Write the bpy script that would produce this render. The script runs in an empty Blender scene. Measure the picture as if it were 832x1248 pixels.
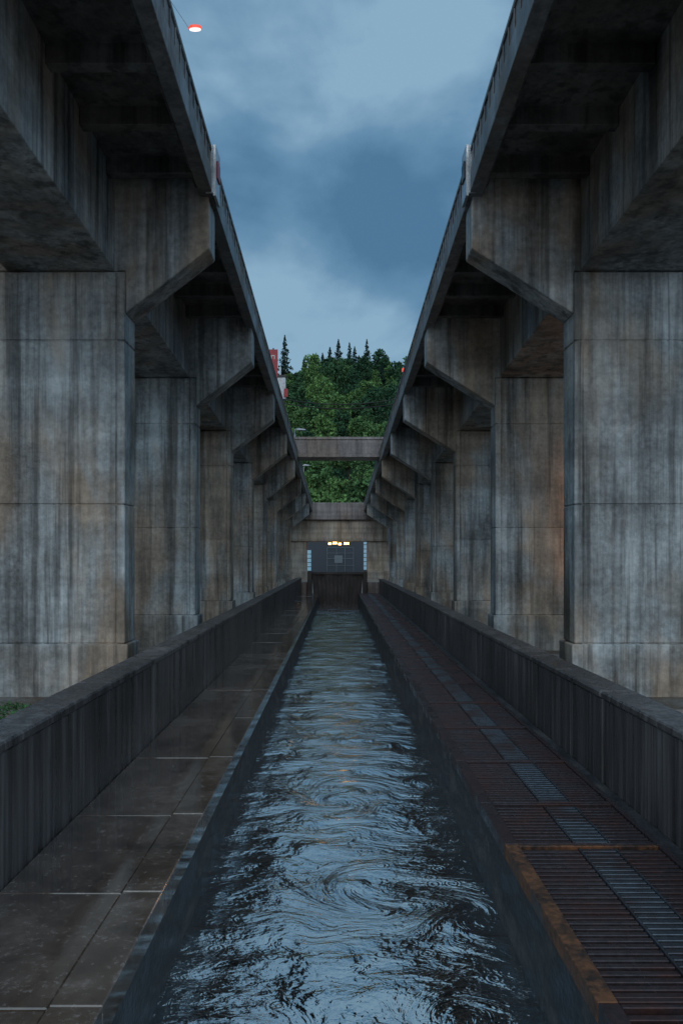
import bpy, bmesh, math, random
from mathutils import Vector, noise, Matrix
random.seed(7)
scene=bpy.context.scene
scene.view_settings.view_transform='Standard'
scene.view_settings.look='None'
scene.view_settings.exposure=0
COL=scene.collection
CZ=1.8   # camera height above walkway
S=8.0

# ------------------------------------------------------------ node helpers
class NT:
    def __init__(s,name):
        s.m=bpy.data.materials.new(name); s.m.use_nodes=True
        s.t=s.m.node_tree; s.t.nodes.clear()
        s.out=s.t.nodes.new('ShaderNodeOutputMaterial')
        s.b=s.t.nodes.new('ShaderNodeBsdfPrincipled')
        s.t.links.new(s.b.outputs[0],s.out.inputs[0])
        s.geo=s.t.nodes.new('ShaderNodeNewGeometry')
    def set(s,inp,v):
        if isinstance(v,bpy.types.NodeSocket): s.t.links.new(v,inp)
        else: inp.default_value=v
    def pos(s,scale=(1,1,1),rot=(0,0,0),src=None):
        n=s.t.nodes.new('ShaderNodeMapping'); n.inputs['Scale'].default_value=scale
        n.inputs['Rotation'].default_value=rot
        s.t.links.new(src or s.geo.outputs['Position'],n.inputs[0]); return n.outputs[0]
    def noise(s,vec,scale=1,detail=5,rough=.55,dist=0):
        n=s.t.nodes.new('ShaderNodeTexNoise'); s.t.links.new(vec,n.inputs['Vector'])
        n.inputs['Scale'].default_value=scale;n.inputs['Detail'].default_value=detail
        n.inputs['Roughness'].default_value=rough;n.inputs['Distortion'].default_value=dist
        return n.outputs[0]
    def ramp(s,fac,stops,interp='LINEAR'):
        n=s.t.nodes.new('ShaderNodeValToRGB'); n.color_ramp.interpolation=interp
        e=n.color_ramp.elements
        while len(e)<len(stops): e.new(.5)
        for i,(p,c) in enumerate(stops):
            e[i].position=p
            if not hasattr(c,'__len__'): c=(c,c,c)
            e[i].color=(c[0],c[1],c[2],1)
        s.t.links.new(fac,n.inputs[0]); return n.outputs[0]
    def math(s,op,a,b=0,c=None,clamp=False):
        n=s.t.nodes.new('ShaderNodeMath'); n.operation=op; n.use_clamp=clamp
        s.set(n.inputs[0],a); s.set(n.inputs[1],b)
        if c is not None: s.set(n.inputs[2],c)
        return n.outputs[0]
    def mix(s,f,a,b,mode='MIX'):
        n=s.t.nodes.new('ShaderNodeMix'); n.data_type='RGBA'; n.blend_type=mode
        s.set(n.inputs[0],f)
        for i,v in ((6,a),(7,b)):
            if isinstance(v,bpy.types.NodeSocket): s.t.links.new(v,n.inputs[i])
            else: n.inputs[i].default_value=(v[0],v[1],v[2],1)
        return n.outputs[2]
    def bump(s,h,strength=.3,dist=.02,prev=None):
        n=s.t.nodes.new('ShaderNodeBump'); n.inputs['Strength'].default_value=strength
        n.inputs['Distance'].default_value=dist
        s.t.links.new(h,n.inputs['Height'])
        if prev: s.t.links.new(prev,n.inputs['Normal'])
        return n.outputs[0]
    def rings(s,scale,freq):
        """rain-drop ripple rings on a horizontal surface"""
        v=s.t.nodes.new('ShaderNodeTexVoronoi'); v.inputs['Scale'].default_value=scale
        s.t.links.new(s.pos((1,1,0)),v.inputs['Vector'])
        d=v.outputs['Distance']
        w=s.math('SINE',s.math('MULTIPLY',d,freq))
        f=s.math('SUBTRACT',1,s.math('MULTIPLY',d,3.2),clamp=True)
        return s.math('MULTIPLY',w,f)
    def color(s,v):
        if isinstance(v,bpy.types.NodeSocket): s.t.links.new(v,s.b.inputs['Base Color'])
        else: s.b.inputs['Base Color'].default_value=(v[0],v[1],v[2],1)
    def rough(s,v): s.set(s.b.inputs['Roughness'],v)
    def normal(s,v): s.t.links.new(v,s.b.inputs['Normal'])

def concrete(name,dark,mid,light,brown,streakz=.11,rl=.35,rh=.8,brownamt=.8,streak=1.0):
    m=NT(name)
    n1=m.noise(m.pos((1,1,.6)),.7,5,.6)
    n2=m.noise(m.pos((2.0,2.0,streakz)),1,4,.6)
    n3=m.noise(m.pos(),8,6,.68)
    n4=m.noise(m.pos((9,9,.3)),1,3,.6)
    v=m.math('ADD',m.math('MULTIPLY',n1,.40),m.math('MULTIPLY',n2,.34))
    v=m.math('ADD',v,m.math('MULTIPLY',n3,.26))
    c=m.ramp(v,[(.38,dark),(.48,mid),(.60,light)])
    c=m.mix(1,c,m.ramp(n4,[(.36,1-.35*streak),(.52,1),(.66,1.08)]),'MULTIPLY')
    b=m.ramp(m.noise(m.pos((1,1,.4),src=None),.55,4,.6,.4),[(.42,0),(.58,brownamt)])
    c=m.mix(b,c,m.mix(1,brown,m.ramp(v,[(.38,.40),(.6,1.35)]),'MULTIPLY'))
    d=m.ramp(m.noise(m.pos((3.2,3.2,.11)),1,5,.65),[(.51,1),(.62,1-.58*streak)])
    c=m.mix(1,c,d,'MULTIPLY')
    d2=m.ramp(m.noise(m.pos((1.1,1.1,.3)),1,5,.62),[(.50,1),(.66,1-.5*streak)])
    c=m.mix(1,c,d2,'MULTIPLY')
    z=m.noise(m.pos((.05,.05,2.2)),1,3,.5)
    c=m.mix(1,c,m.ramp(z,[(.35,.80),(.65,1.12)]),'MULTIPLY')
    m.color(c)
    m.rough(m.ramp(n1,[(.35,rl),(.65,rh)]))
    m.normal(m.bump(m.math('ADD',n3,m.math('MULTIPLY',n4,.4)),.6,.02))
    return m.m

M={}
M['pier']=concrete('pier_concrete',(.085,.09,.093),(.26,.285,.295),(.52,.555,.57),(.35,.255,.175))
M['girder']=concrete('girder_concrete',(.085,.088,.09),(.22,.24,.25),(.44,.47,.48),(.26,.20,.15))
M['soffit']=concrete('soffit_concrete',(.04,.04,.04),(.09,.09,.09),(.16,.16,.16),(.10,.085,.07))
M['fascia']=concrete('fascia_concrete',(.07,.07,.075),(.15,.155,.165),(.27,.28,.295),(.16,.135,.115),streakz=.5,streak=.6)
M['lintel']=concrete('lintel_concrete',(.20,.18,.16),(.40,.36,.32),(.58,.53,.46),(.44,.34,.25),streakz=.5,streak=.5)
M['footbridge']=concrete('footbridge_concrete',(.11,.10,.10),(.20,.18,.18),(.30,.275,.275),(.23,.175,.145),streakz=.5,streak=.6)

m=NT('parapet_wet_concrete')
v=m.noise(m.pos((7,7,.35)),1,5,.65); v2=m.noise(m.pos((.7,.7,.7)),1,4,.5); v3=m.noise(m.pos((22,22,.5)),1,3,.6)
x=m.math('ADD',m.math('MULTIPLY',v,.45),m.math('MULTIPLY',v2,.3)); x=m.math('ADD',x,m.math('MULTIPLY',v3,.25))
m.color(m.ramp(x,[(.38,(.018,.014,.013)),(.5,(.062,.051,.048)),(.62,(.16,.14,.135))]))
m.rough(m.ramp(v,[(.35,.22),(.65,.55)])); m.normal(m.bump(m.math('ADD',v,v3),.6,.02)); M['parapet']=m.m

m=NT('wet_paving')
a=m.noise(m.pos(),.9,5,.6,.3); f=m.noise(m.pos(),28,5,.7); g=m.noise(m.pos(),5,5,.65)
x=m.math('ADD',m.math('MULTIPLY',a,.5),m.math('MULTIPLY',g,.35)); x=m.math('ADD',x,m.math('MULTIPLY',f,.15))
c=m.ramp(x,[(.38,(.045,.029,.022)),(.5,(.115,.078,.058)),(.62,(.21,.155,.125))])
sp=m.ramp(m.math('ADD',m.math('MULTIPLY',f,.7),m.math('MULTIPLY',g,.3)),[(.56,0),(.63,.6)])
c=m.mix(sp,c,(.34,.30,.28))
m.color(c)
m.rough(m.ramp(a,[(.42,.05),(.52,.16),(.64,.4)]))
m.b.inputs['Coat Weight'].default_value=1; m.b.inputs['Coat Roughness'].default_value=.06; m.b.inputs['Coat IOR'].default_value=1.9
hh=m.math('ADD',m.math('MULTIPLY',f,.25),m.math('MULTIPLY',g,.6)); hh=m.math('ADD',hh,m.math('MULTIPLY',m.rings(7,70),.06))
nb=m.bump(hh,.16,.008); m.normal(nb); m.t.links.new(nb,m.b.inputs['Coat Normal']); M['paving']=m.m

m=NT('channel_wall_wet')
a=m.noise(m.pos((1,.6,1.5)),2.5,6,.65); f=m.noise(m.pos(),22,5,.6)
m.color(m.ramp(m.math('ADD',m.math('MULTIPLY',a,.7),m.math('MULTIPLY',f,.3)),[(.35,(.010,.011,.013)),(.5,(.030,.030,.032)),(.65,(.085,.08,.075))]))
m.rough(m.ramp(a,[(.4,.32),(.6,.65)])); m.normal(m.bump(m.math('ADD',a,m.math('MULTIPLY',f,.4)),.7,.025)); M['chan']=m.m

def steel(name,base,rust,amt,r0=.2,r1=.6,metal=.3):
    m=NT(name)
    a=m.noise(m.pos(),2.2,6,.65); f=m.noise(m.pos(),30,4,.6)
    k=m.ramp(m.math('ADD',m.math('MULTIPLY',a,.75),m.math('MULTIPLY',f,.25)),[(.5-.12*amt,0),(.62-.1*amt,1)])
    c=m.mix(k,base,rust); c=m.mix(1,c,m.ramp(f,[(.3,.6),(.7,1.3)]),'MULTIPLY')
    m.color(c); m.rough(m.ramp(a,[(.4,r0),(.62,r1)])); m.b.inputs['Metallic'].default_value=metal
    m.normal(m.bump(f,.25,.006)); return m.m
M['grate']=steel('grating_steel',(.075,.060,.066),(.082,.043,.040),.25,.18,.42,.5)
M['strip']=steel('grating_strip_steel',(.14,.16,.19),(.09,.065,.065),.35,.16,.4,.7)
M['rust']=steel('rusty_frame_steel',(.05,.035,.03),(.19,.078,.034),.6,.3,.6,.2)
M['darksteel']=steel('dark_steel',(.022,.023,.026),(.035,.030,.028),.3,.3,.6,.3)
M['galv']=steel('galvanised_steel',(.38,.42,.46),(.25,.26,.27),.2,.3,.5,.5)

def flat(name,c,r=.5,metal=0,em=None,es=0):
    m=NT(name); f=m.noise(m.pos(),14,4,.6)
    m.color(m.mix(1,c,m.ramp(f,[(.3,.75),(.7,1.2)]),'MULTIPLY')); m.rough(r); m.b.inputs['Metallic'].default_value=metal
    if em: m.b.inputs['Emission Color'].default_value=(*em,1); m.b.inputs['Emission Strength'].default_value=es
    return m.m
M['white']=flat('white_enamel',(.65,.66,.68),.4)
M['red']=flat('red_sign_paint',(.30,.02,.03),.45)
M['redlamp']=flat('red_lamp_glass',(.5,.04,.03),.3,0,(1,.10,.05),.75)
M['whitelamp']=flat('white_lamp_glass',(.9,.85,.8),.3,0,(1,.80,.75),1.8)
M['warmlamp']=flat('sodium_lamp_glass',(.9,.6,.3),.3,0,(1,.52,.16),8)
M['tube']=flat('sodium_tube_glass',(.9,.6,.3),.3,0,(1,.42,.12),11)
M['window']=flat('window_glass_lit',(.25,.4,.5),.2,0,(.25,.55,.72),.2)
M['facade']=flat('facade_blue_grey',(.035,.045,.062),.6)
M['mullion']=flat('mullion_grey',(.13,.16,.185),.5)
M['cable']=flat('cable_black',(.01,.01,.01),.6)
M['wood']=flat('pole_wood',(.06,.045,.035),.8)

m=NT('ground_soil_gravel')
a=m.noise(m.pos(),.6,5,.6); f=m.noise(m.pos(),12,6,.7)
m.color(m.mix(m.ramp(a,[(.45,0),(.6,1)]),m.ramp(f,[(.35,(.06,.045,.032)),(.65,(.16,.12,.09))]),m.ramp(f,[(.35,(.10,.10,.095)),(.65,(.24,.23,.21))])))
m.rough(.7); m.normal(m.bump(f,.6,.04)); M['ground']=m.m
m=NT('hill_undergrowth'); f=m.noise(m.pos(),.5,5,.7)
m.color(m.ramp(f,[(.3,(.012,.03,.012)),(.7,(.04,.075,.028))])); m.rough(.9); M['hill']=m.m

def foliage(name,a,b):
    m=NT(name)
    oi=m.t.nodes.new('ShaderNodeObjectInfo')
    c=m.mix(m.ramp(oi.outputs['Random'],[(.2,0),(1,1)]),a,b)
    f=m.noise(m.pos(),.55,2,.6)
    c=m.mix(1,c,m.ramp(f,[(.32,.45),(.5,.95),(.68,1.6)]),'MULTIPLY')
    m.color(c); m.rough(.85)
    m.b.inputs['Specular IOR Level'].default_value=.1
    return m.m
M['leaf']=foliage('broadleaf_foliage',(.040,.100,.055),(.14,.26,.085))
M['needle']=foliage('conifer_foliage',(.018,.046,.038),(.028,.062,.045))
M['bark']=flat('bark',(.05,.04,.03),.9)

# water
m=NT('river_water')
at=m.t.nodes.new('ShaderNodeAttribute'); at.attribute_name='flow'
fl=at.outputs['Vector']
w1=m.noise(m.pos((1.6,2.6,1),src=fl),1,4,.5,.6)
w2=m.noise(m.pos((6,9,1),src=fl),1,3,.55,.8)
w3=m.noise(m.pos((1,1.6,1)),15,3,.55,.3)
h=m.math('ADD',m.math('MULTIPLY',w1,1.0),m.math('MULTIPLY',w2,.24)); h=m.math('ADD',h,m.math('MULTIPLY',w3,.085))
h=m.math('ADD',h,m.math('MULTIPLY',m.rings(4.0,58),.04))
sf=m.noise(m.pos((2.2,1.9,1),src=fl),1,5,.6,1.2)
band=m.math('ABSOLUTE',m.math('SINE',m.math('MULTIPLY',sf,48)))
fil=m.ramp(band,[(.0,1),(.36,0)])
msk=m.ramp(m.noise(m.pos((1.3,1.1,1),src=fl),1.1,5,.65,.4),[(.44,0),(.58,1)])
fine=m.ramp(m.noise(m.pos(),40,3,.65),[(.44,.05),(.58,1)])
foam=m.math('MULTIPLY',m.math('MULTIPLY',fil,msk),fine)
foam=m.math('MULTIPLY',foam,.62)
body=m.t.nodes.new('ShaderNodeBsdfDiffuse'); body.inputs[0].default_value=(.008,.011,.013,1)
gl=m.t.nodes.new('ShaderNodeBsdfGlossy'); gl.inputs['Roughness'].default_value=.06; gl.inputs[0].default_value=(.98,.98,.97,1)
lw=m.t.nodes.new('ShaderNodeFresnel'); lw.inputs['IOR'].default_value=2.3
nb=m.bump(m.math('ADD',h,m.math('MULTIPLY',foam,.03)),1.0,.040)
for n in (body,gl,lw): m.t.links.new(nb,n.inputs['Normal'])
mxs=m.t.nodes.new('ShaderNodeMixShader'); m.t.links.new(m.math('ADD',lw.outputs[0],.48,clamp=True),mxs.inputs[0]); m.t.links.new(body.outputs[0],mxs.inputs[1]); m.t.links.new(gl.outputs[0],mxs.inputs[2])
fo=m.t.nodes.new('ShaderNodeBsdfDiffuse'); fo.inputs[0].default_value=(.62,.67,.70,1)
mx2=m.t.nodes.new('ShaderNodeMixShader'); m.t.links.new(foam,mx2.inputs[0]); m.t.links.new(mxs.outputs[0],mx2.inputs[1]); m.t.links.new(fo.outputs[0],mx2.inputs[2])
m.t.nodes.remove(m.b); m.t.links.new(mx2.outputs[0],m.out.inputs[0])
M['water']=m.m

# ------------------------------------------------------------ mesh builder
class MB:
    def __init__(s): s.v=[];s.f=[];s.mi=[];s.mats=[]
    def mat(s,m):
        if m not in s.mats: s.mats.append(m)
        return s.mats.index(m)
    def prism(s,ringA,ringB,mat):
        n=len(ringA);o=len(s.v); s.v+= [tuple(p) for p in ringA]+[tuple(p) for p in ringB]
        k=s.mat(mat)
        s.f.append(tuple(range(o,o+n))); s.f.append(tuple(reversed(range(o+n,o+2*n))))
        for i in range(n):
            j=(i+1)%n; s.f.append((o+i,o+n+i,o+n+j,o+j))
        s.mi+=[k]*(n+2)
    def box(s,x0,x1,y0,y1,z0,z1,mat):
        s.prism([(x0,y0,z0),(x1,y0,z0),(x1,y0,z1),(x0,y0,z1)],[(x0,y1,z0),(x1,y1,z0),(x1,y1,z1),(x0,y1,z1)],mat)
    def sbox(s,x0,x1,y0,y1,z0,z1,mat,zf):
        a=zf(y0);b=zf(y1)
        s.prism([(x0,y0,z0+a),(x1,y0,z0+a),(x1,y0,z1+a),(x0,y0,z1+a)],[(x0,y1,z0+b),(x1,y1,z0+b),(x1,y1,z1+b),(x0,y1,z1+b)],mat)
    def cyl(s,p,q,r,mat,n=8,r2=None):
        p=Vector(p);q=Vector(q);d=(q-p).normalized(); u=d.orthogonal().normalized();w=d.cross(u)
        r2=r if r2 is None else r2
        A=[p+(u*math.cos(t)+w*math.sin(t))*r for t in [2*math.pi*i/n for i in range(n)]]
        B=[q+(u*math.cos(t)+w*math.sin(t))*r2 for t in [2*math.pi*i/n for i in range(n)]]
        s.prism(A,B,mat)
    def make(s,name,bevel=0,parent=None):
        me=bpy.data.meshes.new(name); me.from_pydata(s.v,[],s.f)
        for x in s.mats: me.materials.append(x)
        me.polygons.foreach_set('material_index',s.mi)
        bm=bmesh.new();bm.from_mesh(me);bmesh.ops.recalc_face_normals(bm,faces=bm.faces);bm.to_mesh(me);bm.free()
        ob=bpy.data.objects.new(name,me);COL.objects.link(ob)
        if bevel:
            b=ob.modifiers.new('Bevel','BEVEL');b.width=bevel;b.segments=1;b.limit_method='ANGLE'
        if parent: ob.parent=parent
        return ob
def empty(name):
    e=bpy.data.objects.new(name,None);COL.objects.link(e);return e

GR=.04
def grade(y): return -GR*(y-16)
GZ=-.9
Y0,Y1=8.6,79.4
sides={-1:dict(pi=4.14,po=6.65,fx=2.42,gi=4.34,go=6.45,tip=2.50,out=8.4),
        1:dict(pi=4.62,po=6.92,fx=2.56,gi=4.74,go=6.75,tip=2.62,out=8.8)}
def bx(mb,s,xa,xb,*r):
    a,b=sorted((s*xa,s*xb)); mb.box(a,b,*r)
def sbx(mb,s,xa,xb,*r):
    a,b=sorted((s*xa,s*xb)); mb.sbox(a,b,*r)

for s,p in sides.items():
    for i in range(2,10):
        y=S*i
        g=grade(y); mb=MB(); T=.8
        ztop=CZ+5.60+g
        joints=[GZ+1.02, CZ+1.05+g*.5, CZ+4.25+g]
        if joints[2]-joints[1]<1.0: joints=[joints[0],(joints[0]+joints[2])/2,joints[2]]
        bx(mb,s,p['pi']+.03,p['po']-.03,y+.03,y+T-.03,GZ-.3,ztop-.002,M['pier'])
        bx(mb,s,p['pi']-.07,p['po']+.07,y-.07,y+T+.07,GZ-.3,joints[0],M['pier'])
        zs=[joints[0]+.012]+joints[1:]+[ztop]
        for a,b in zip(zs[:-1],zs[1:]):
            bx(mb,s,p['pi'],p['pi']+.16,y,y+T,a,b-.014,M['pier'])
            bx(mb,s,p['pi']+.172,p['po'],y+.012,y+T-.012,a,b-.014,M['pier'])
        def bracket(x_in,x_tip,sgn):
            zt=CZ+7.42+g
            pts=[(x_in,CZ+4.78+g),(x_tip,CZ+6.05+g),(x_tip,CZ+6.95+g),(x_tip+.05*sgn,zt),(x_in+.24*sgn,zt),(x_in+.24*sgn,ztop+.01),(x_in+.004*sgn,ztop+.01)]
            mb.prism([(s*q[0],y+.03,q[1]) for q in pts],[(s*q[0],y+T-.03,q[1]) for q in pts],M['pier'])
        bracket(p['pi']-.003,p['tip'],1)
        bracket(p['po']+.003,p['out']-.1,-1)
        mb.make('bridge_pier',.018)
    mb=MB()
    edges=[Y0]+[S*i+.4 for i in range(2,10)]+[Y1]
    for a,b in zip(edges[:-1],edges[1:]):
        sbx(mb,s,p['gi'],p['go'],a+.01,b-.01,CZ+5.62,CZ+7.50,M['girder'],grade)
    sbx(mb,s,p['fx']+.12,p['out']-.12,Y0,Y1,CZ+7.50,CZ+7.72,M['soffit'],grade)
    yy=Y0+.4
    while yy<Y1:
        if min(abs(yy-S*i-.4) for i in range(12))>.7:
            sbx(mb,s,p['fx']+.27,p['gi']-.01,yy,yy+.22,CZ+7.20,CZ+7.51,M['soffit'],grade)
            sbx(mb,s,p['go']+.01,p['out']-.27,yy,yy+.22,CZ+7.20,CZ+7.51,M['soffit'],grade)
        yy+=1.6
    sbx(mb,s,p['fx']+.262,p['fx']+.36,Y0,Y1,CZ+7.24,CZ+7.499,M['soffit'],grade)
    for fx,sg in ((p['fx'],1),(p['out'],-1)):
        yy=Y0
        while yy<Y1-.1:
            e=min(yy+2.0,Y1)
            sbx(mb,s,fx,fx+.26*sg,yy+.006,e-.006,CZ+7.06,CZ+7.50,M['fascia'],grade)
            sbx(mb,s,fx+.03*sg,fx+.19*sg,yy+.006,e-.006,CZ+7.502,CZ+7.86,M['fascia'],grade)
            sbx(mb,s,fx+.0*sg,fx+.24*sg,yy+.002,e-.002,CZ+7.862,CZ+7.95,M['fascia'],grade)
            for k in range(5):
                sbx(mb,s,fx+.008*sg,fx+.029*sg,yy+.15+.4*k,yy+.20+.4*k,CZ+7.51,CZ+7.86,M['fascia'],grade)
            yy+=2.0
    mb.make('elevated_road_deck',.012)

# ---------- channel
XL,XR=-.95,1.06
PL,PR=-1.83,2.13
CE=42.0; CB=-3.0
mb=MB()
mb.box(XL-.20,XL,CB,CE,GZ-.2,-.012-.13,M['chan'])
mb.box(XR,XR+.10,CB,CE,GZ-.2,-.08,M['chan'])
mb.box(XL-.01,XR+.01,CB,CE,GZ-.25,GZ+.06,M['chan'])
mb.make('channel_wall',.012)

mb=MB()
ys=[-2.6,-1.2,.4,1.9,3.28,4.41,5.75,7.4,9.2,11.2]
while ys[-1]<CE-2: ys.append(ys[-1]+2.1)
ys[-1]=CE
for a,b in zip(ys[:-1],ys[1:]):
    z=random.uniform(-.006,.004)
    mb.box(PL+.005,XL-.212,a+.004,b-.004,-.15,z-.002,M['paving'])
for a,b in zip(ys[:-1],ys[1:]):
    mb.box(XL-.205,XL+.012,a+.004,b-.004,-.14,.008,M['paving'])
mb.box(PL+.01,XL-.21,CB,CE,-.5,-.06,M['chan'])
mb.make('walkway',.006)

for (x0,x1,h,nm) in ((PL-.24,PL,.80,1),(PR,PR+.24,.73,1)):
    mb=MB(); y=CB
    while y<CE:
        e=min(y+2.4,CE)
        mb.box(x0,x1,y+.006,e-.006,GZ-.2,h-.06,M['parapet'])
        mb.box(x0-.02,x1+.02,y+.004,e-.004,h-.058,h,M['parapet'])
        y+=2.4
    mb.make('parapet_wall',.012)

# grating walkway right
mb=MB()
gx0,gx1=XR+.0,PR-.0
mb.box(XR+.102,PR-.002,CB,CE,-.45,-.25,M['chan'])
mb.box(gx1-.13,gx1-.003,CB,CE,-.3,-.004,M['chan'])
fy=[-2.0,.2,2.0,3.30,5.13,6.0,7.25,8.7,10.2]
while fy[-1]<CE-1.6: fy.append(fy[-1]+1.55)
fy[-1]=CE
ga,gb=XR+.075,gx1-.135
c0,c1=ga+.36,ga+.58
for k,(a,b) in enumerate(zip(fy[:-1],fy[1:])):
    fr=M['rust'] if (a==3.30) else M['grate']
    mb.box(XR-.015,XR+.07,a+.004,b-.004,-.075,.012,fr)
    mb.box(gb,gb+.04,a+.004,b-.004,-.07,.008,M['grate'])
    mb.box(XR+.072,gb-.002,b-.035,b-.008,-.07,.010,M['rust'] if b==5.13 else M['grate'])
    mb.box(XR+.072,gb-.002,a+.008,a+.035,-.07,.010,M['grate'])
    for cx in (c0-.008,c1-.004): mb.box(cx,cx+.012,a+.052,b-.052,-.05,.008,M['strip'])
    n=max(4,int((b-a-.1)/.060)); st=(b-a-.1)/n
    for j in range(n):
        yy=a+.05+st*(j+.5)
        w=.019
        mb.box(ga,c0-.01,yy-w,yy+w,-.03,-.002+random.uniform(-.002,.001),M['grate'])
        mb.box(c1+.01,gb-.004,yy-w,yy+w,-.03,-.002+random.uniform(-.002,.001),M['grate'])
        mb.box(c0+.006,c1-.006,yy-w-.002,yy+w+.002,-.03,.003,M['strip'])
    for cx in (ga+.19,c1+.14):
        mb.box(cx-.004,cx+.004,a+.052,b-.052,-.05,-.0085,M['grate'])
mb.make('steel_grating_walkway',.003)

# ---------- water with vortices
random.seed(21)
vort=[]
yv=3.6
while yv<38:
    for k in range(2):
        vort.append((random.uniform(XL+.15,XR-.15),yv+random.uniform(-.4,.4),random.uniform(.16,.36)*(1+.015*yv),random.choice((-1,1))*random.uniform(1.0,2.8)))
    yv+=.7*(1+.03*yv)
def flow(x,y):
    fx,fy=x,y
    for (cx,cy,R,A) in vort:
        dx,dy=fx-cx,fy-cy; r2=dx*dx+dy*dy
        if r2<9*R*R:
            t=A*math.exp(-r2/(R*R)); c,sn=math.cos(t),math.sin(t)
            fx,fy=cx+dx*c-dy*sn,cy+dx*sn+dy*c
    return fx,fy
rows=[];y=CB
while y<CE:
    rows.append(y); y+= .05 if y<2 else max(.02,.005*y)
rows.append(CE)
NX=80
verts=[];fls=[]
for y in rows:
    for i in range(NX+1):
        x=XL-.01+(XR-XL+.02)*i/NX
        if y<2.5: fx,fy=x,y
        else: fx,fy=flow(x,y)
        q=Vector((fx*1.2,fy*1.2,0)); q2=Vector((fx*3.2,fy*4.4,3)); q3=Vector((x*1.6,y*4.0,8))
        z=.012*noise.noise(q)+.005*noise.noise(q2)+.010*noise.noise(q3)
        verts.append((x,y,-.55+z)); fls.append((fx,fy,0))
faces=[]
for j in range(len(rows)-1):
    o=j*(NX+1)
    for i in range(NX): faces.append((o+i,o+i+1,o+NX+2+i,o+NX+1+i))
me=bpy.data.meshes.new('water');me.from_pydata(verts,[],faces)
at=me.attributes.new('flow','FLOAT_VECTOR','POINT'); at.data.foreach_set('vector',[c for f in fls for c in f])
me.polygons.foreach_set('use_smooth',[True]*len(faces)); me.materials.append(M['water'])
COL.objects.link(bpy.data.objects.new('water',me))

# ---------- sluice gate
mb=MB()
xa,xb=-1.30,1.30
mb.prism([(xa+.15,CE+.02,-.9),(xb-.15,CE+.02,-.9),(xb,CE+.02,.95),(xa,CE+.02,.95)],[(xa+.15,CE+.5,-.9),(xb-.15,CE+.5,-.9),(xb,CE+.5,.95),(xa,CE+.5,.95)],M['darksteel'])
for k in range(13):
    t=k/12; xt=xa+.06+(xb-xa-.12)*t; xm=xa+.2+(xb-xa-.4)*t
    mb.prism([(xm-.03,CE-.05,-.5),(xm+.03,CE-.05,-.5),(xt+.03,CE-.05,.90),(xt-.03,CE-.05,.90)],[(xm-.03,CE+.03,-.5),(xm+.03,CE+.03,-.5),(xt+.03,CE+.03,.90),(xt-.03,CE+.03,.90)],M['darksteel'])
mb.box(xa-.06,xb+.06,CE-.12,CE+.55,.952,1.08,M['darksteel'])
mb.box(xa-.22,xa-.002,CE-.3,CE+.6,-.9,1.12,M['darksteel'])
mb.box(xb+.002,xb+.22,CE-.3,CE+.6,-.9,1.12,M['darksteel'])
mb.make('sluice_gate',.01)
mb=MB()
mb.box(PL-.5,xa-.24,CE+.01,CE+.7,-.9,.55,M['footbridge'])
mb.box(xb+.24,PR+.5,CE+.01,CE+.7,-.9,.55,M['footbridge'])
mb.make('abutment_wall',.02)
mb=MB(); mb.box(-3.6,3.8,CE+.75,95,-1.0,-.25,M['lintel']); mb.make('concrete_apron',.02)

# ---------- end portal at 80 m
mb=MB(); D=80
def X(p,d=D): return (p-411)*d/1000
def Z(p,d=D): return CZ+(680-p)*d/1000
mb.box(X(346),X(373),D,D+3,GZ-.2,Z(660),M['lintel'])
mb.box(X(448),X(474),D,D+3,GZ-.2,Z(660),M['lintel'])
mb.box(X(348),X(472),D-.25,D+3.2,Z(659.8),Z(634),M['lintel'])
mb.prism([(X(352),D-.6,Z(633.8)),(X(470),D-.6,Z(633.8)),(X(464),D-.6,Z(613)),(X(358),D-.6,Z(613))],[(X(352),D+3,Z(633.8)),(X(470),D+3,Z(633.8)),(X(464),D+3,Z(613)),(X(358),D+3,Z(613))],M['footbridge'])
mb.box(X(346),X(377),D-.5,D-.05,GZ-.2,Z(696),M['lintel'])
mb.box(X(444),X(474),D-.5,D-.05,GZ-.2,Z(696),M['lintel'])
mb.make('concrete_portal',.04)
mb=MB()
for px_,w,dz in ((402,.14,0),(408,.2,.06),(414,.14,-.03),(422,.24,.02)):
    x=X(px_,82); z=Z(663,82)+dz
    mb.box(x-w-.04,x+w+.04,80.9,81.3,z+.12,z+.2,M['darksteel'])
    mb.box(x-w,x+w,80.94,81.26,z-.08,z+.118,M['warmlamp'])
    mb.cyl((x,81.1,z+.2),(x,81.1,Z(659.9)+.1),.03,M['darksteel'])
mb.make('portal_lamp')
e=empty('industrial_building'); D2=97
mb=MB(); mb.box(-6.5,6.5,D2,D2+12,GZ-.2,CZ+4.6,M['facade']); mb.make('walls',.05,e)
mb=MB(); mb.box(-6.8,6.8,D2-.4,D2+12.3,CZ+4.602,CZ+5.0,M['darksteel']); mb.make('roof',.03,e)
mb=MB()
for a,b,c,d in ((-3.55,-3.1,-.3,1.0),(3.1,3.5,-.2,2.4)):
    z=CZ+c-1.2
    while z<CZ+d-.3:
        mb.box(a,b,D2-.03,D2+.05,z,z+.42,M['window']); z+=.5
mb.make('windows',0,e)
mb=MB()
for x in (-1.2,-.1,.9,1.9): mb.box(x-.03,x+.03,D2-.08,D2-.001,GZ,CZ+1.2,M['mullion'])
for z in (-.9,-.1,.55,1.2): mb.box(-1.24,1.94,D2-.1,D2-.082,CZ+z,CZ+z+.05,M['mullion'])
mb.box(-.35,.6,D2-.07,D2-.002,CZ-.6,CZ+.3,M['mullion'])
mb.make('loading_door_frame',0,e)

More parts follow.
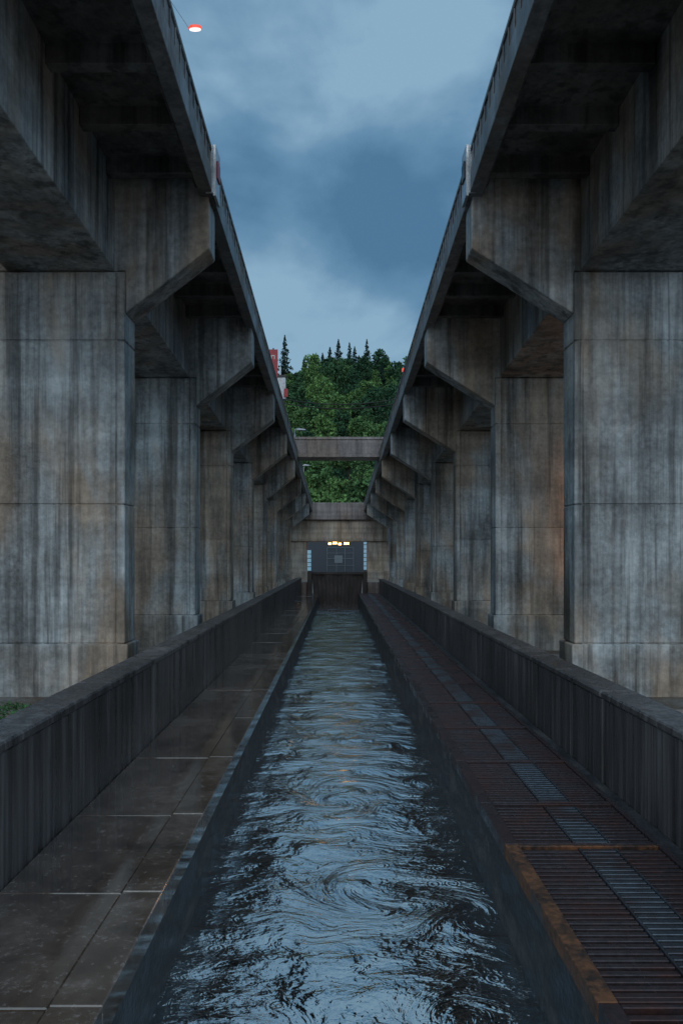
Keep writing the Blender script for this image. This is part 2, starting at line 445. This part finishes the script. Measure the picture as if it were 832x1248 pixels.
# ---------- footbridge at 50 m
mb=MB(); D=50
mb.box(-2.75,2.85,D,D+1.9,CZ+6.15,CZ+6.35,M['footbridge'])
mb.box(-2.72,2.82,D+.05,D+.2,CZ+6.352,CZ+7.22,M['footbridge'])
mb.box(-2.72,2.82,D+1.7,D+1.85,CZ+6.352,CZ+7.22,M['footbridge'])
mb.box(-2.75,2.85,D-.02,D+.27,CZ+7.222,CZ+7.38,M['footbridge'])
mb.box(-2.75,2.85,D+1.63,D+1.92,CZ+7.222,CZ+7.38,M['footbridge'])
for k in range(9): mb.box(-2.5+.62*k,-2.46+.62*k,D+.02,D+.049,CZ+6.352,CZ+7.22,M['footbridge'])
mb.make('footbridge',.012)

# ---------- small fixtures
def lathe(mb,cx,cy,cz,prof,mat,n=16,sx=1,sy=1):
    o=len(mb.v);k=mb.mat(mat)
    for (r,z) in prof:
        for i in range(n):
            t=2*math.pi*i/n; mb.v.append((cx+math.cos(t)*r*sx,cy+math.sin(t)*r*sy,cz+z))
    for a in range(len(prof)-1):
        for i in range(n):
            j=(i+1)%n; mb.f.append((o+a*n+i,o+a*n+j,o+(a+1)*n+j,o+(a+1)*n+i)); mb.mi.append(k)
    mb.f.append(tuple(o+i for i in range(n))); mb.mi.append(k)
    mb.f.append(tuple(o+(len(prof)-1)*n+i for i in range(n))); mb.mi.append(k)
d=11.5; lx=X(238,d); lz=Z(35,d)
mb=MB()
lathe(mb,lx,d,lz,[(.04,.052),(.075,.045),(.092,.026),(.097,.0)],M['redlamp'],sx=1.0,sy=.35)
lathe(mb,lx,d,lz,[(.078,-.002),(.076,-.022),(.05,-.028)],M['whitelamp'],sx=1.0,sy=.35)
mb.cyl((lx-.09,d,lz+.01),(-2.45,d,CZ+7.80+grade(d)),.003,M['galv'],6)
mb.make('warning_lamp')
d=33; mb=MB(); zb=CZ+7.95+grade(d); x=2.66
mb.cyl((x,d,zb),(x,d,zb+.22),.03,M['darksteel']); lathe(mb,x,d,zb+.22,[(.07,0),(.08,.08),(.05,.14)],M['redlamp'],12); mb.make('red_beacon')
for s,fx in ((-1,2.42),(1,2.56)):
    mb=MB()
    x0,x1=sorted((s*(fx-.012),s*(fx-.07)))
    mb.box(x0,x1,15.9,16.45,CZ+7.02,CZ+8.02,M['galv'])
    x0,x1=sorted((s*(fx-.02),s*(fx+.12)))
    mb.box(x0,x1,15.84,15.895,CZ+7.05,CZ+7.98,M['galv'])
    x0,x1=sorted((s*(fx-.073),s*(fx-.10)))
    mb.box(x0,x1,16.0,16.3,CZ+7.4,CZ+7.75,M['red'] if s<0 else M['darksteel'])
    mb.make('edge_junction_box',.008)
d=45; mb=MB(); x=X(333,d); zd=CZ+7.7+grade(d)
mb.cyl((x,d+.06,zd),(x,d+.06,Z(424,d)),.04,M['darksteel'])
mb.box(X(326.5,d),X(338.5,d),d-.03,d+.02,Z(461,d),Z(426,d),M['red'])
for (u,v,w,h) in ((331,433,.04,.22),(334.5,433,.04,.22),(332.7,433,.1,.04)):
    mb.box(X(u,d)-w/2,X(u,d)+w/2,d-.036,d-.0305,Z(v,d)-h,Z(v,d),M['white'])
mb.make('red_sign',.004)
d=49; mb=MB()
mb.box(X(338,d),X(348,d),d,d+.6,Z(486,d),Z(460,d),M['galv'])
mb.box(X(337,d),X(349,d),d-.05,d+.65,Z(459.8,d),Z(457,d),M['darksteel'])
mb.cyl((X(343,d),d+.3,CZ+7.6+grade(d)),(X(343,d),d+.3,Z(486,d)),.09,M['galv'])
mb.cyl((X(341,d),d+.3,Z(457,d)),(X(341,d),d+.3,Z(446,d)),.06,M['white'])
mb.box(X(346,d),X(351,d),d-.1,d-.01,Z(484,d),Z(474,d),M['red'])
mb.make('equipment_cabinet',.006)
for d,hx,hz in ((52,367,526),(66,373,569)):
    mb=MB(); xb=-2.7; zb=CZ+7.7+grade(d); hxw=X(hx,d); hzw=Z(hz,d)
    mb.cyl((xb,d,zb),(xb,d,hzw+.1),.045,M['galv'],8,.035)
    prev=Vector((xb,d,hzw+.1))
    for k in range(1,6):
        t=k/5; q=Vector((xb+(hxw-xb)*t,d,hzw+.1+.22*math.sin(t*math.pi*.5)-.2*t*t)); mb.cyl(prev,q,.03,M['galv']); prev=q
    lathe(mb,prev.x,prev.y,prev.z-.02,[(.05,.08),(.16,.05),(.2,0),(.12,-.03)],M['white'],12,1.6,1)
    mb.make('street_lamp')
d=60
for x in (-6,6.5):
    mb=MB()
    mb.cyl((x,d,CZ+7.6+grade(d)),(x,d,CZ+12.6),.13,M['wood'],8,.1)
    mb.box(x-.7,x+.7,d-.16,d-.11,CZ+12.0,CZ+12.12,M['wood'])
    mb.make('utility_pole')
mb=MB()
for off,zz in ((0,12.1),(.5,11.8)):
    prev=None
    for k in range(17):
        t=k/16; q=Vector((-6+12.5*t,d-.14+off*.2,CZ+zz-.9*4*t*(1-t)))
        if prev is not None: mb.cyl(prev,q,.04,M['cable'],5)
        prev=q
mb.make('overhead_cable')

# sodium tube lamp standing behind the first right-hand pier
lx,ly=7.02,23.76
mb=MB()
mb.cyl((lx,ly,GZ),(lx,ly,.9),.05,M['darksteel'])
mb.cyl((lx,ly,.902),(lx,ly,5.2),.022,M['tube'],10)
mb.cyl((lx,ly,5.202),(lx,ly,5.35),.045,M['darksteel'])
mb.make('sodium_tube_lamp')

# ---------- ground & hill
me=bpy.data.meshes.new('ground')
me.from_pydata([(-1500,-1500,GZ),(1500,-1500,GZ),(1500,2500,GZ),(-1500,2500,GZ)],[],[(0,1,2,3)]); me.materials.append(M['ground'])
COL.objects.link(bpy.data.objects.new('ground',me))
def hillz(x,y):
    t=max(0,min(1,(y-112)/150)); t=t*t*(3-2*t)*.55+t*.45
    h=57*t
    if y>262: h=57-.05*(y-262)
    h*=1-.00002*(x-5)**2 if abs(x)<160 else .6
    h+=2.5*noise.noise(Vector((x*.02,y*.02,0)))*min(1,max(0,(y-112)/40))
    return GZ-.3+max(0,h)
vs=[];fs=[];nx,ny=61,50
for j in range(ny):
    for i in range(nx):
        x=-210+420*i/(nx-1); y=105+350*j/(ny-1); vs.append((x,y,hillz(x,y)))
for j in range(ny-1):
    for i in range(nx-1):
        a=j*nx+i; fs.append((a,a+1,a+nx+1,a+nx))
me=bpy.data.meshes.new('hill');me.from_pydata(vs,[],fs);me.materials.append(M['hill'])
me.polygons.foreach_set('use_smooth',[True]*len(fs))
COL.objects.link(bpy.data.objects.new('hill',me))

def tree_mesh(name,seed,conifer=False,H=9,R=4,nq=1500,q=.42):
    rnd=random.Random(seed); v=[];f=[];mi=[]
    def cone(p,q_,r,r2,n=6):
        p=Vector(p);q_=Vector(q_);d=(q_-p).normalized();u=d.orthogonal().normalized();w=d.cross(u);o=len(v)
        for c,rr in ((p,r),(q_,r2)):
            for i in range(n):
                t=2*math.pi*i/n; v.append(tuple(c+(u*math.cos(t)+w*math.sin(t))*rr))
        for i in range(n): f.append((o+i,o+(i+1)%n,o+n+(i+1)%n,o+n+i)); mi.append(0)
    def leaf(c,s,up=.6):
        n=Vector((rnd.gauss(0,1),rnd.gauss(0,1),rnd.gauss(up,1))).normalized();u=n.orthogonal().normalized()
        a=rnd.uniform(0,6.28);w=n.cross(u);u,w=u*math.cos(a)+w*math.sin(a),w*math.cos(a)-u*math.sin(a)
        o=len(v)
        for k in ((-1,-.5),(0,-.9),(1,.3),(-.2,.9)): v.append(tuple(c+u*k[0]*s+w*k[1]*s))
        f.append((o,o+1,o+2,o+3)); mi.append(1)
    cone((0,0,-1),(0,0,H*.6),.28,.12)
    if conifer:
        cone((0,0,H*.5),(0,0,H),.12,.02)
        for k in range(nq):
            t=rnd.random()**1.5; z=H*(.1+.88*t); lay=.75+.25*math.sin(t*38)
            r=R*(1-t)**.85*lay*rnd.uniform(.2,1)+.05; a=rnd.uniform(0,6.28)
            leaf(Vector((r*math.cos(a),r*math.sin(a),z-.25*r)),q*rnd.uniform(.6,1)*(1-.5*t))
    else:
        cl=[]
        for k in range(24):
            a=rnd.uniform(0,6.28); zz=rnd.uniform(-.75,1); rr=math.sqrt(max(0,1-zz*zz))*rnd.uniform(.45,1)
            c=Vector((R*.8*rr*math.cos(a),R*.8*rr*math.sin(a),H*.62+H*.33*zz)); cl.append((c,rnd.uniform(.9,1.6)))
            if k%3==0: cone((0,0,H*.35),tuple(c),.1,.03,5)
        for k in range(nq):
            c,r=rnd.choice(cl); d=Vector((rnd.gauss(0,1),rnd.gauss(0,1),rnd.gauss(.35,1))).normalized()
            leaf(c+d*r*rnd.uniform(.7,1.05),q*rnd.uniform(.5,1.1))
    me=bpy.data.meshes.new(name);me.from_pydata(v,[],f);me.materials.append(M['bark']);me.materials.append(M['needle'] if conifer else M['leaf'])
    me.polygons.foreach_set('material_index',mi); return me
br=[tree_mesh('broadleaf_%d'%i,i,False,7.5+i*.8,3.3+.3*i,1500,.34) for i in range(5)]
co=[tree_mesh('conifer_%d'%i,50+i,True,9+i*1.1,2.9,1000,.38) for i in range(3)]
fe=empty('forest_trees'); rnd=random.Random(5)
y=112
def addtree(me,x,y,sc):
    o=bpy.data.objects.new('tree',me); o.location=(x,y,hillz(x,y)-.4)
    o.rotation_euler=(0,0,rnd.uniform(0,6.28)); o.scale=(sc,sc,sc*rnd.uniform(.9,1.15)); o.parent=fe; COL.objects.link(o)
while y<278:
    x=-55-(y-112)*.12
    while x<55+(y-112)*.12:
        xx=x+rnd.uniform(-2.6,2.6); yy=y+rnd.uniform(-2.4,2.4)
        con = rnd.random()<(.14 if yy>225 else .05)
        addtree(rnd.choice(co if con else br),xx,yy,rnd.uniform(.65,1.2)*(.95 if con else .88))
        x+=5.8
    y+=5.8
for xx in (-5.5,-2.8,.4,3.2,5.6,9,13,-16):
    addtree(rnd.choice(co),xx+rnd.uniform(-.8,.8),260+rnd.uniform(-3,3),rnd.uniform(1.0,1.45))
def shrub(name,c,R,n,seed,q=.035):
    rnd=random.Random(seed);v=[];f=[];mi=[]
    for k in range(n):
        a=rnd.uniform(0,6.28);r=R*math.sqrt(rnd.random());h=R*.6*rnd.random()*(1-.4*r/R)
        p=Vector((r*math.cos(a),r*math.sin(a),h)); nn=Vector((rnd.gauss(0,1),rnd.gauss(0,1),1.2)).normalized();u=nn.orthogonal().normalized();w=nn.cross(u);o=len(v)
        t=rnd.uniform(0,6.28);u,w=u*math.cos(t)+w*math.sin(t),w*math.cos(t)-u*math.sin(t);s=q*rnd.uniform(.6,1.4)
        for kk in ((-1,0),(0,-.45),(1,0),(0,.45)): v.append(tuple(p+u*kk[0]*s+w*kk[1]*s))
        f.append((o,o+1,o+2,o+3)); mi.append(1)
        if k%12==0:
            o=len(v)
            for dx in (0,.008,.004): v.append((p.x*.4+dx,p.y*.4,0))
            v.append(tuple(p)); f+= [(o,o+1,o+3),(o+1,o+2,o+3)]; mi+=[0,0]
    me=bpy.data.meshes.new(name);me.from_pydata(v,[],f);me.materials.append(M['bark']);me.materials.append(M['leaf']);me.polygons.foreach_set('material_index',mi)
    o=bpy.data.objects.new(name,me);o.location=c;COL.objects.link(o)
shrub('shrub',(-4.95,12.2,GZ),.95,3600,3)
shrub('shrub',(-6.6,13.6,GZ),.6,1500,4)
mb=MB()
for s,p in sides.items():
    yy=13.5
    while yy<78:
        bx(mb,s,p['pi']-.45,p['po']+.6,yy,yy+.28,GZ-.2,GZ+.16,M['footbridge']); yy+=8
mb.make('foundation_kerb',.02)

# ---------- world
w=bpy.data.worlds.new('World');scene.world=w;w.use_nodes=True;nt=w.node_tree;nt.nodes.clear()
def N(t): return nt.nodes.new(t)
def LK(a,b): nt.links.new(a,b)
out=N('ShaderNodeOutputWorld');bg=N('ShaderNodeBackground');LK(bg.outputs[0],out.inputs[0])
sky=N('ShaderNodeTexSky');sky.sky_type='NISHITA';sky.sun_disc=False;sky.sun_elevation=math.radians(6);sky.sun_rotation=math.radians(180)
tc=N('ShaderNodeTexCoord');mp=N('ShaderNodeMapping');mp.inputs['Scale'].default_value=(1.5,1.3,2.4);LK(tc.outputs['Generated'],mp.inputs[0])
mp.inputs['Location'].default_value=(.75,.1,.15)
nz=N('ShaderNodeTexNoise');nz.inputs['Scale'].default_value=2.4;nz.inputs['Detail'].default_value=8;nz.inputs['Roughness'].default_value=.5;nz.inputs['Distortion'].default_value=.15
LK(mp.outputs[0],nz.inputs['Vector'])
rp=N('ShaderNodeValToRGB');e=rp.color_ramp.elements;e.new(.5)
e[0].position=.38;e[0].color=(.075,.185,.320,1);e[1].position=.5;e[1].color=(.135,.275,.430,1);e[2].position=.62;e[2].color=(.26,.43,.58,1)
LK(nz.outputs[0],rp.inputs[0])
sc_=N('ShaderNodeMix');sc_.data_type='RGBA';sc_.blend_type='MULTIPLY';sc_.inputs[0].default_value=1;sc_.inputs[7].default_value=(.06,.06,.06,1)
LK(sky.outputs[0],sc_.inputs[6])
mx=N('ShaderNodeMix');mx.data_type='RGBA';mx.inputs[0].default_value=.95
LK(sc_.outputs[2],mx.inputs[6]);LK(rp.outputs[0],mx.inputs[7])
# the western (sunset) half of the overcast, behind the camera, is the brighter one
sp=N('ShaderNodeSeparateXYZ');LK(tc.outputs['Generated'],sp.inputs[0])
mr=N('ShaderNodeMapRange');mr.inputs['From Min'].default_value=.25;mr.inputs['From Max'].default_value=-.7;mr.inputs['To Min'].default_value=0;mr.inputs['To Max'].default_value=1
mr.interpolation_type='SMOOTHSTEP'; LK(sp.outputs[1],mr.inputs['Value'])
wr=N('ShaderNodeMix');wr.data_type='RGBA';LK(mr.outputs[0],wr.inputs[0]);wr.inputs[6].default_value=(1,1,1,1);wr.inputs[7].default_value=(3.6,2.6,2.1,1)
mm=N('ShaderNodeMix');mm.data_type='RGBA';mm.blend_type='MULTIPLY';mm.inputs[0].default_value=1;LK(mx.outputs[2],mm.inputs[6]);LK(wr.outputs[2],mm.inputs[7])
LK(mm.outputs[2],bg.inputs[0]);bg.inputs[1].default_value=1.0

L=bpy.data.lights.new('sun','SUN');L.energy=.55;L.angle=math.radians(35);L.color=(1,.96,.9)
o=bpy.data.objects.new('sun',L);o.rotation_euler=(math.radians(58),0,math.radians(-6));COL.objects.link(o)

# ---------- camera
cam=bpy.data.cameras.new('camera');co_=bpy.data.objects.new('camera',cam);COL.objects.link(co_)
co_.location=(0,0,CZ);co_.rotation_euler=(math.radians(90),0,0)
cam.sensor_fit='VERTICAL';cam.sensor_height=36;cam.lens=1000/1248*36
cam.shift_y=56/1248;cam.shift_x=5/1248
cam.clip_end=4000;cam.clip_start=.05
scene.camera=co_
